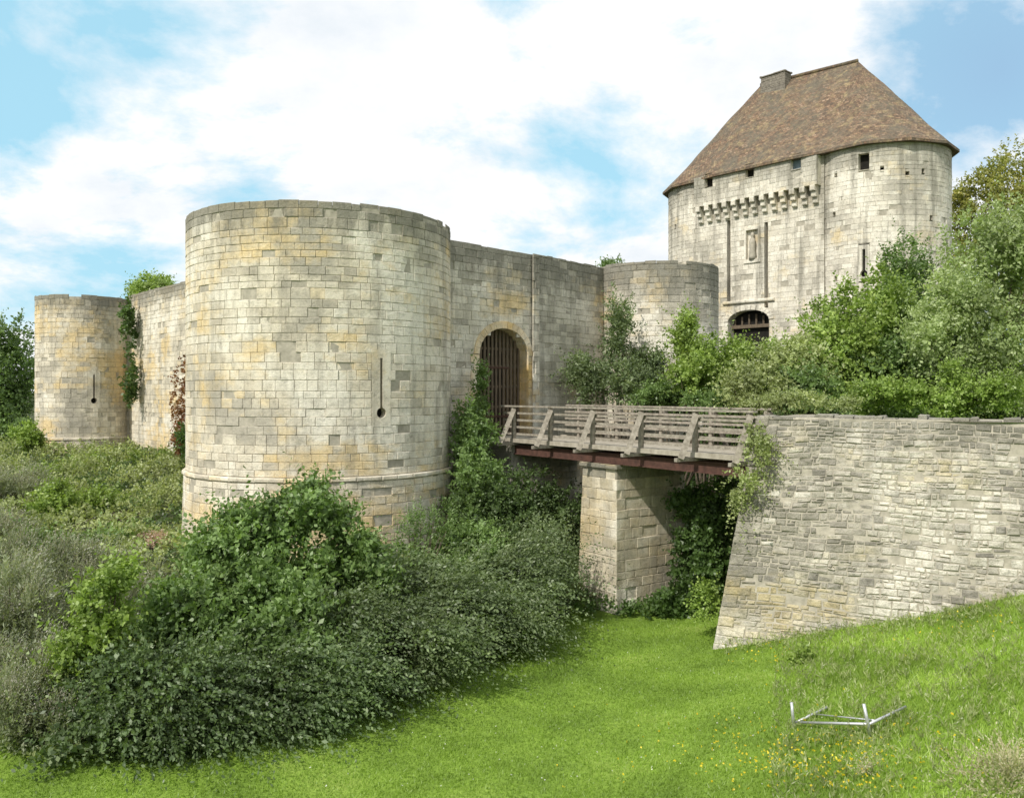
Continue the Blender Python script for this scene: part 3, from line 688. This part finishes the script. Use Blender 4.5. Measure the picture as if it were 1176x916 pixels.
# left bank ground plants
plant('shrub','bright low shrubs at the foot of the far left tower','shrub',[(110,545,40,50,14),(60,552,38,45,13),(170,537,41,30,16)],1300,L_fresh,130,L=.6,m=9,ls=.18,lw=.32,up=.6,clumps=18,cr=.28,long_=.15)
plant('shrub','small bright bush beside the left tree and tower base','shrub',[(32,507,44,14,20)],380,L_fresh,131,L=.45,m=8,ls=.17,lw=.32,clumps=10)
plant('shrub','bright leafy shrub halfway down the left bank','shrub',[(75,584,29,26,26),(115,584,30,28,18)],1000,L_fresh,132,L=.55,m=9,ls=.15,lw=.34,up=.8,clumps=14,cr=.28,long_=.15)
plant('shrub','dark green trailing shrub on the left bank below the curtain wall','shrub',[(160,590,31,36,14),(130,625,26,40,16),(60,632,25,36,14)],1500,L_elder,140,L=.55,m=9,ls=.15,lw=.32,up=.4,clumps=16,cr=.28,long_=.15)
plant('shrub','light green sapling with fresh leaves among the lavender','shrub',[(118,705,16.4,28,50),(100,748,16.2,30,36),(130,668,16.6,14,24)],950,L_fresh,133,L=.5,m=9,ls=.13,lw=.32,up=.9,clumps=13,cr=.28,long_=.15)
plant('shrub','large leafy elder like shrub in front of the large round tower','shrub',[(300,675,19,92,76),(350,604,19.3,48,40),(285,622,18.8,42,36),(240,715,18.0,62,60),(400,660,19.6,48,46),(330,735,17.8,80,50)],6200,L_elder,134,L=.6,m=9,ls=.17,lw=.31,up=.5,clumps=21,cr=.21,long_=.14)
plant('shrub','dark leafy shrub at the lower left front of the hedge','shrub',[(150,795,16,60,48),(200,830,15.4,60,32),(110,840,15.1,46,30)],2000,L_hedge,141,L=.6,m=9,ls=.14,lw=.3,up=.3,droop=.3,clumps=19,cr=.24,long_=.12)
AR=dict(L=1.25,m=17,ls=.125,lw=.25,droop=.34,spread=.55,rw=.5,long_=.2)
plant('arching_shrub','arching dark shrub in the middle of the hedge below the round tower','shrub',[(455,702,20,88,48),(425,738,18.6,100,50)],2500,L_arch,135,up=.42,gdir=(.85,-.3,.1),clumps=20,cr=.24,**AR)
plant('arching_shrub','arching shrub at the right end of the hedge near the pier','shrub',[(560,680,22,62,38),(530,712,21,76,32),(585,648,22.6,36,28)],2000,L_arch,136,up=.42,gdir=(.85,-.3,.1),clumps=18,cr=.24,**AR)
plant('arching_shrub','arching dark shrub at the front foot of the hedge','shrub',[(260,802,16.4,112,46),(200,815,15.8,90,42),(330,778,17,90,50)],3000,L_hedge,137,up=.38,gdir=(.7,-.38,.1),clumps=24,cr=.23,**AR)
plant('shrub','dark leafy shrub under the base of the large round tower','shrub',[(465,655,22.5,62,22),(535,636,24,44,28)],1700,L_elder,138,L=.5,m=9,ls=.14,lw=.3,clumps=18,long_=.15)
plant('shrub','thin upright shoots rising against the tower base','shrub',[(478,615,22.6,12,24),(505,605,23,14,20)],170,L_elder,139,L=.6,m=12,ls=.09,lw=.2,up=1.5,clumps=8)
# lavender
LP=[(30,662,21,58,32),(110,675,21.5,52,26),(25,708,18.5,58,40),(150,705,19,46,32),(30,778,16.6,58,44),(50,822,15.6,46,34),(-10,622,25,56,20),(10,562,31,46,17)]
for i,(px,py,Y_,rx,ry) in enumerate(LP):
    def spikes(root,rng,o):
        k=rng.choice(len(o),size=min(len(o),380),replace=False); oo=o[k]; d=norm(rng.normal(size=(len(oo),3))*.22+np.array([.3,-.1,1.0]))
        V,r=sprig(rng,oo+d*.15,d,np.full(len(oo),.6)*rng.uniform(.7,1.2,len(oo)),8,.06,.3,.05,.25)
        quads('flower_spikes',V,L_lavf,root,r)
    plant('lavender_bush','grey green lavender bush in the mass on the left bank','shrub',[(px,py,Y_,rx,ry)],850,L_lav,150+i,L=.7,m=11,ls=.14,lw=.13,up=1.0,droop=.08,gdir=(.3,0,0),clumps=16,cr=.26,spread=.5,rw=.8,group='lavender bushes on the left bank',extra=spikes)
plant('flowering_plant','dusty pink flower heads near the tower base on the left','flowers',[(178,622,25,22,8)],200,leafmat('pink_heads',(.4,.28,.22),(.56,.41,.34)),170,L=.2,m=8,ls=.06,lw=.4,clumps=8)
# ground cover on banks (stuff)
rng=np.random.default_rng(5)
n=50000; x=rng.uniform(-34,3,n); y=rng.uniform(14.5,50,n); k=(dline(x,y)>.1)&(np.abs(x/y)<.66)&(((x-C1[0])**2+(y-C1[1])**2)>RA**2)
x,y=x[k],y[k]; z=gh(x,y); bp=.5+.5*np.sin(x*1.1+y*.6+1.2*np.sin(y*.8))*np.cos(y*.9-x*.5)
near=sstep(np.hypot(x-C1[0],y-C1[1]),RA,RA+3)
hgt=(.05+.8*bp**1.5*(.25+.75*near))*rng.random(len(x))
o=np.stack([x,y,z+hgt],-1); V1,r1=sprig(rng,o,norm(rng.normal(size=(len(x),3))+np.array([0,0,1])),rng.uniform(.15,.4,len(x)),6,.14,.34,.2)
sel=np.repeat((bp+rng.normal(size=len(x))*.08)>.42,6)
g=quads('ground_cover',V1[sel],L_pale,None,r1[sel]); tag(g,'pale leafy ground cover spreading over the left bank','ground cover',kind='stuff')
g=quads('ground_cover',V1[~sel],L_dark,None,r1[~sel]); tag(g,'darker green creeping plants between the pale ones on the left bank','ground cover',kind='stuff')
n=24000; x=rng.uniform(0,22,n); y=rng.uniform(24,50,n); o=np.stack([x,y,gh(x,y)+.3*rng.random(n)],-1)
V1,r1=sprig(rng,o,norm(rng.normal(size=(n,3))+np.array([0,0,1])),rng.uniform(.2,.5,n),6,.17,.32,.2)
g=quads('ground_cover',V1,L_ivy,None,r1); tag(g,'dark ivy and weeds covering the bank behind the footbridge','ground cover',kind='stuff')
# grass blades
n=270000; y=8+16*rng.random(n)**.8; x=rng.uniform(-.62,.62,n)*y; k=(dline(x,y)<.4); 
s1=-((x-CW[0])*NW[0]+(y-CW[1])*NW[1]); s2=-((x-CW[0])*NR[0]+(y-CW[1])*NR[1]); k&=(np.minimum(s1,s2)<-.3); x,y=x[k],y[k]; z=gh(x,y); n=len(x)
slope=sstep(x+.3*(20-y)-4,1,4); pt=.5+.5*np.sin(x*2.1+np.sin(y*1.7)*1.5)*np.cos(y*1.9+x*.5)
h=(.025+.022*rng.random(n))*(1+slope*1.7*rng.random(n)+.4*pt); a=rng.uniform(0,2*math.pi,n); w=.006+.004*rng.random(n)
o=np.stack([x,y,z-.005],-1); sd=np.stack([np.cos(a),np.sin(a),0*a],-1); ln=np.stack([rng.normal(size=n)*.5,rng.normal(size=n)*.5,np.ones(n)],-1)*h[:,None]
V1=np.stack([o-sd*w[:,None],o+sd*w[:,None],o+ln+sd*w[:,None]*.25,o+ln-sd*w[:,None]*.25],1)
g=quads('grass',V1,L_grass,None,np.clip(.35*pt+.3*slope+.4*rng.random(n),0,1)); tag(g,'short green grass on the moat floor and right slope','grass',kind='stuff')
n=6500; px_=rng.uniform(.24,.62,n); y=rng.uniform(9,21,n); x=px_*y
s1=-((x-CW[0])*NW[0]+(y-CW[1])*NW[1]); k=(s1<-.75)&((s1>-1.5)|(rng.random(n)<.4*(x+.3*(20-y)-6>0))); x,y=x[k],y[k]; n=len(x)
o=np.stack([x,y,gh(x,y)],-1); V1,r1=sprig(rng,o,norm(rng.normal(size=(n,3))*.35+np.array([0,0,1])),rng.uniform(.12,.35,n),9,.1,.1,.15,.5)
g=quads('long_grass',V1,L_pale,None,r1); tag(g,'tufts of longer grass and weeds along the foot of the retaining wall','grass',kind='stuff')
def flowers(name,label,mat_,pts,hh,s,seed):
    rng=np.random.default_rng(seed); n=len(pts); o=pts.copy(); o[:,2]=gh(o[:,0],o[:,1])+hh*rng.uniform(.5,1.1,n)
    d=norm(rng.normal(size=(n,3))*.5+np.array([0,-.5,1])); V,r=sprig(rng,o,d,np.full(n,.01),3,s,.5,0,1)
    g=quads(name,V,mat_,None,r); tag(g,label,'flowers',kind='stuff')
def cloud(px,py,sx,sy,n,rng):
    return [gpt(rng.normal(px,sx),min(915,max(700,rng.normal(py,sy)))) for i in range(n)]
P_=cloud(905,880,45,20,170,rng)+cloud(985,885,35,22,90,rng)+cloud(900,870,130,30,110,rng)+cloud(880,755,30,8,40,rng)+cloud(1080,720,70,14,50,rng)
flowers('yellow_flowers','small yellow flowers scattered over the lower right slope',L_flow,np.array(P_),.15,.032,61)
P_=[gpt(rng.uniform(300,1150),rng.uniform(740,910)) for i in range(260)]
flowers('white_daisies','tiny white daisies dotted over the moat grass',L_white,np.array(P_),.06,.02,62)
b0=gpt(1150,912)
plant('dry_plant','straw coloured seeding plant in the bottom right corner','plant',[(1150,893,b0[1],50,26)],300,L_dry,180,L=.48,m=13,ls=.045,lw=.25,up=1.0,clumps=18,spread=.4,droop=.25,stems=False)
plant('dry_plant','small brown seed head plant below the metal frame','plant',[(1000,884,gpt(1000,895)[1],12,8)],50,L_dry,181,L=.25,m=9,ls=.03,lw=.3,up=1.3,clumps=6,stems=False)
plant('broad_leaf_weed','broad leaved weed on the slope below the retaining wall','plant',[(925,752,gpt(925,760)[1],14,7)],80,L_fresh,182,L=.18,m=6,ls=.1,lw=.35,up=.8,clumps=6,stems=False)
plant('yellow_weed','yellow green weed at the foot of the battered corner','plant',[(852,722,gpt(852,735)[1],12,12)],110,L_pale,183,L=.25,m=8,ls=.07,lw=.3,up=.9,clumps=6,stems=False)
# ------------------------------------------------------------------ metal frame
A_=gpt(912,836); D_=gpt(999,848); yA=A_[1]; yD=D_[1]
root=thing('metal_frame',A_,'galvanised metal trestle frame lying overturned on the grass slope','metal frame')
a_t=at(909,806,yA); a_b=A_-np.array([0,0,.04]); d_t=at(992,808,yD); d_b=at(1001,850,yD)
B_=gpt(950,817)+np.array([0,0,.06]); C_=gpt(1040,817)+np.array([0,0,.07])
a_m=at(914,829,yA); d_m=at(998,831,yD)
def leg(q0,q1,nm,r_):
    D=MB(); D.tube([q0,q1],[r_,r_],8); D.build(nm,M_galv,root,True)
leg(a_t,a_b,'leg',.026); leg(d_t,d_b,'leg',.026)
leg(a_m,d_m,'rail',.022); leg(a_m,B_,'rail',.022); leg(d_m,C_,'rail',.022)
leg(a_m+(B_-a_m)*.55,d_m+(C_-d_m)*.2,'bar',.012)
# ------------------------------------------------------------------ light, sky, camera
sun_dir=Vector((-.6,-.72,1.0)).normalized(); el=math.asin(sun_dir.z); az=math.atan2(sun_dir.x,sun_dir.y)
L=bpy.data.lights.new('sun','SUN'); L.energy=4.4; L.angle=math.radians(1.0); L.color=(1,.95,.87)
o=bpy.data.objects.new('sun',L); col.objects.link(o); o.rotation_euler=sun_dir.to_track_quat('Z','Y').to_euler()
w=bpy.data.worlds.new('World'); bpy.context.scene.world=w; w.use_nodes=True; t=w.node_tree
bg=t.nodes['Background']; bg.inputs[1].default_value=.15
sk=t.nodes.new('ShaderNodeTexSky'); sk.sky_type='NISHITA'; sk.sun_disc=False; sk.sun_elevation=el; sk.sun_rotation=az; sk.air_density=1.0; sk.dust_density=1.5; sk.ozone_density=1
tc=t.nodes.new('ShaderNodeTexCoord').outputs['Generated']
sx=t.nodes.new('ShaderNodeSeparateXYZ'); t.links.new(tc,sx.inputs[0])
zz=math_(t,'ADD',math_(t,'MAXIMUM',sx.outputs[2],0.0),.35)
cx=t.nodes.new('ShaderNodeCombineXYZ'); t.links.new(math_(t,'DIVIDE',sx.outputs[0],zz),cx.inputs[0]); t.links.new(math_(t,'DIVIDE',sx.outputs[1],zz),cx.inputs[1])
cv=mapping(t,cx.outputs[0],(1,1,1),(3.2,1.4,0))
n1=noise(t,cv,1.9,10,.62,.2)
def patch(px,py,r,amt):
    v=Vector(((px-588)/F,1,(450-py)/F)).normalized()
    n=t.nodes.new('ShaderNodeVectorMath'); n.operation='DISTANCE'; t.links.new(tc,n.inputs[0]); n.inputs[1].default_value=v
    return math_(t,'MULTIPLY',mrange(t,n.outputs['Value'],0,r,1,0),amt)
bias=math_(t,'ADD',patch(60,90,.3,.17),patch(1150,80,.22,.13))
bias=math_(t,'ADD',bias,patch(330,190,.15,.09))
nb=math_(t,'ADD',math_(t,'SUBTRACT',n1,bias),.03)
f1=ramp(t,nb,[(.36,.03),(.44,.5),(.505,1)])
n2=noise(t,cv,2.8,9,.62)
cc_=ramp(t,n2,[(.32,(5.7,6.1,6.45)),(.52,(6.95,7.0,7.1))])
blue=mix(t,.8,sk.outputs[0],mix(t,patch(1150,80,.3,1.0),(2.9,5.5,6.7),(2.3,3.9,5.4)))
t.links.new(mix(t,f1,blue,cc_),bg.inputs[0])
cam=bpy.data.cameras.new('camera'); co=bpy.data.objects.new('camera',cam); col.objects.link(co)
co.location=(0,0,0); co.rotation_euler=(math.radians(90),0,0); cam.sensor_fit='HORIZONTAL'; cam.sensor_width=36; cam.lens=36*F/1176; cam.shift_y=-8/1176
cam.clip_end=5000; cam.clip_start=.1
sc=bpy.context.scene; sc.camera=co
sc.view_settings.view_transform='Standard'; sc.view_settings.look='None'; sc.view_settings.exposure=0
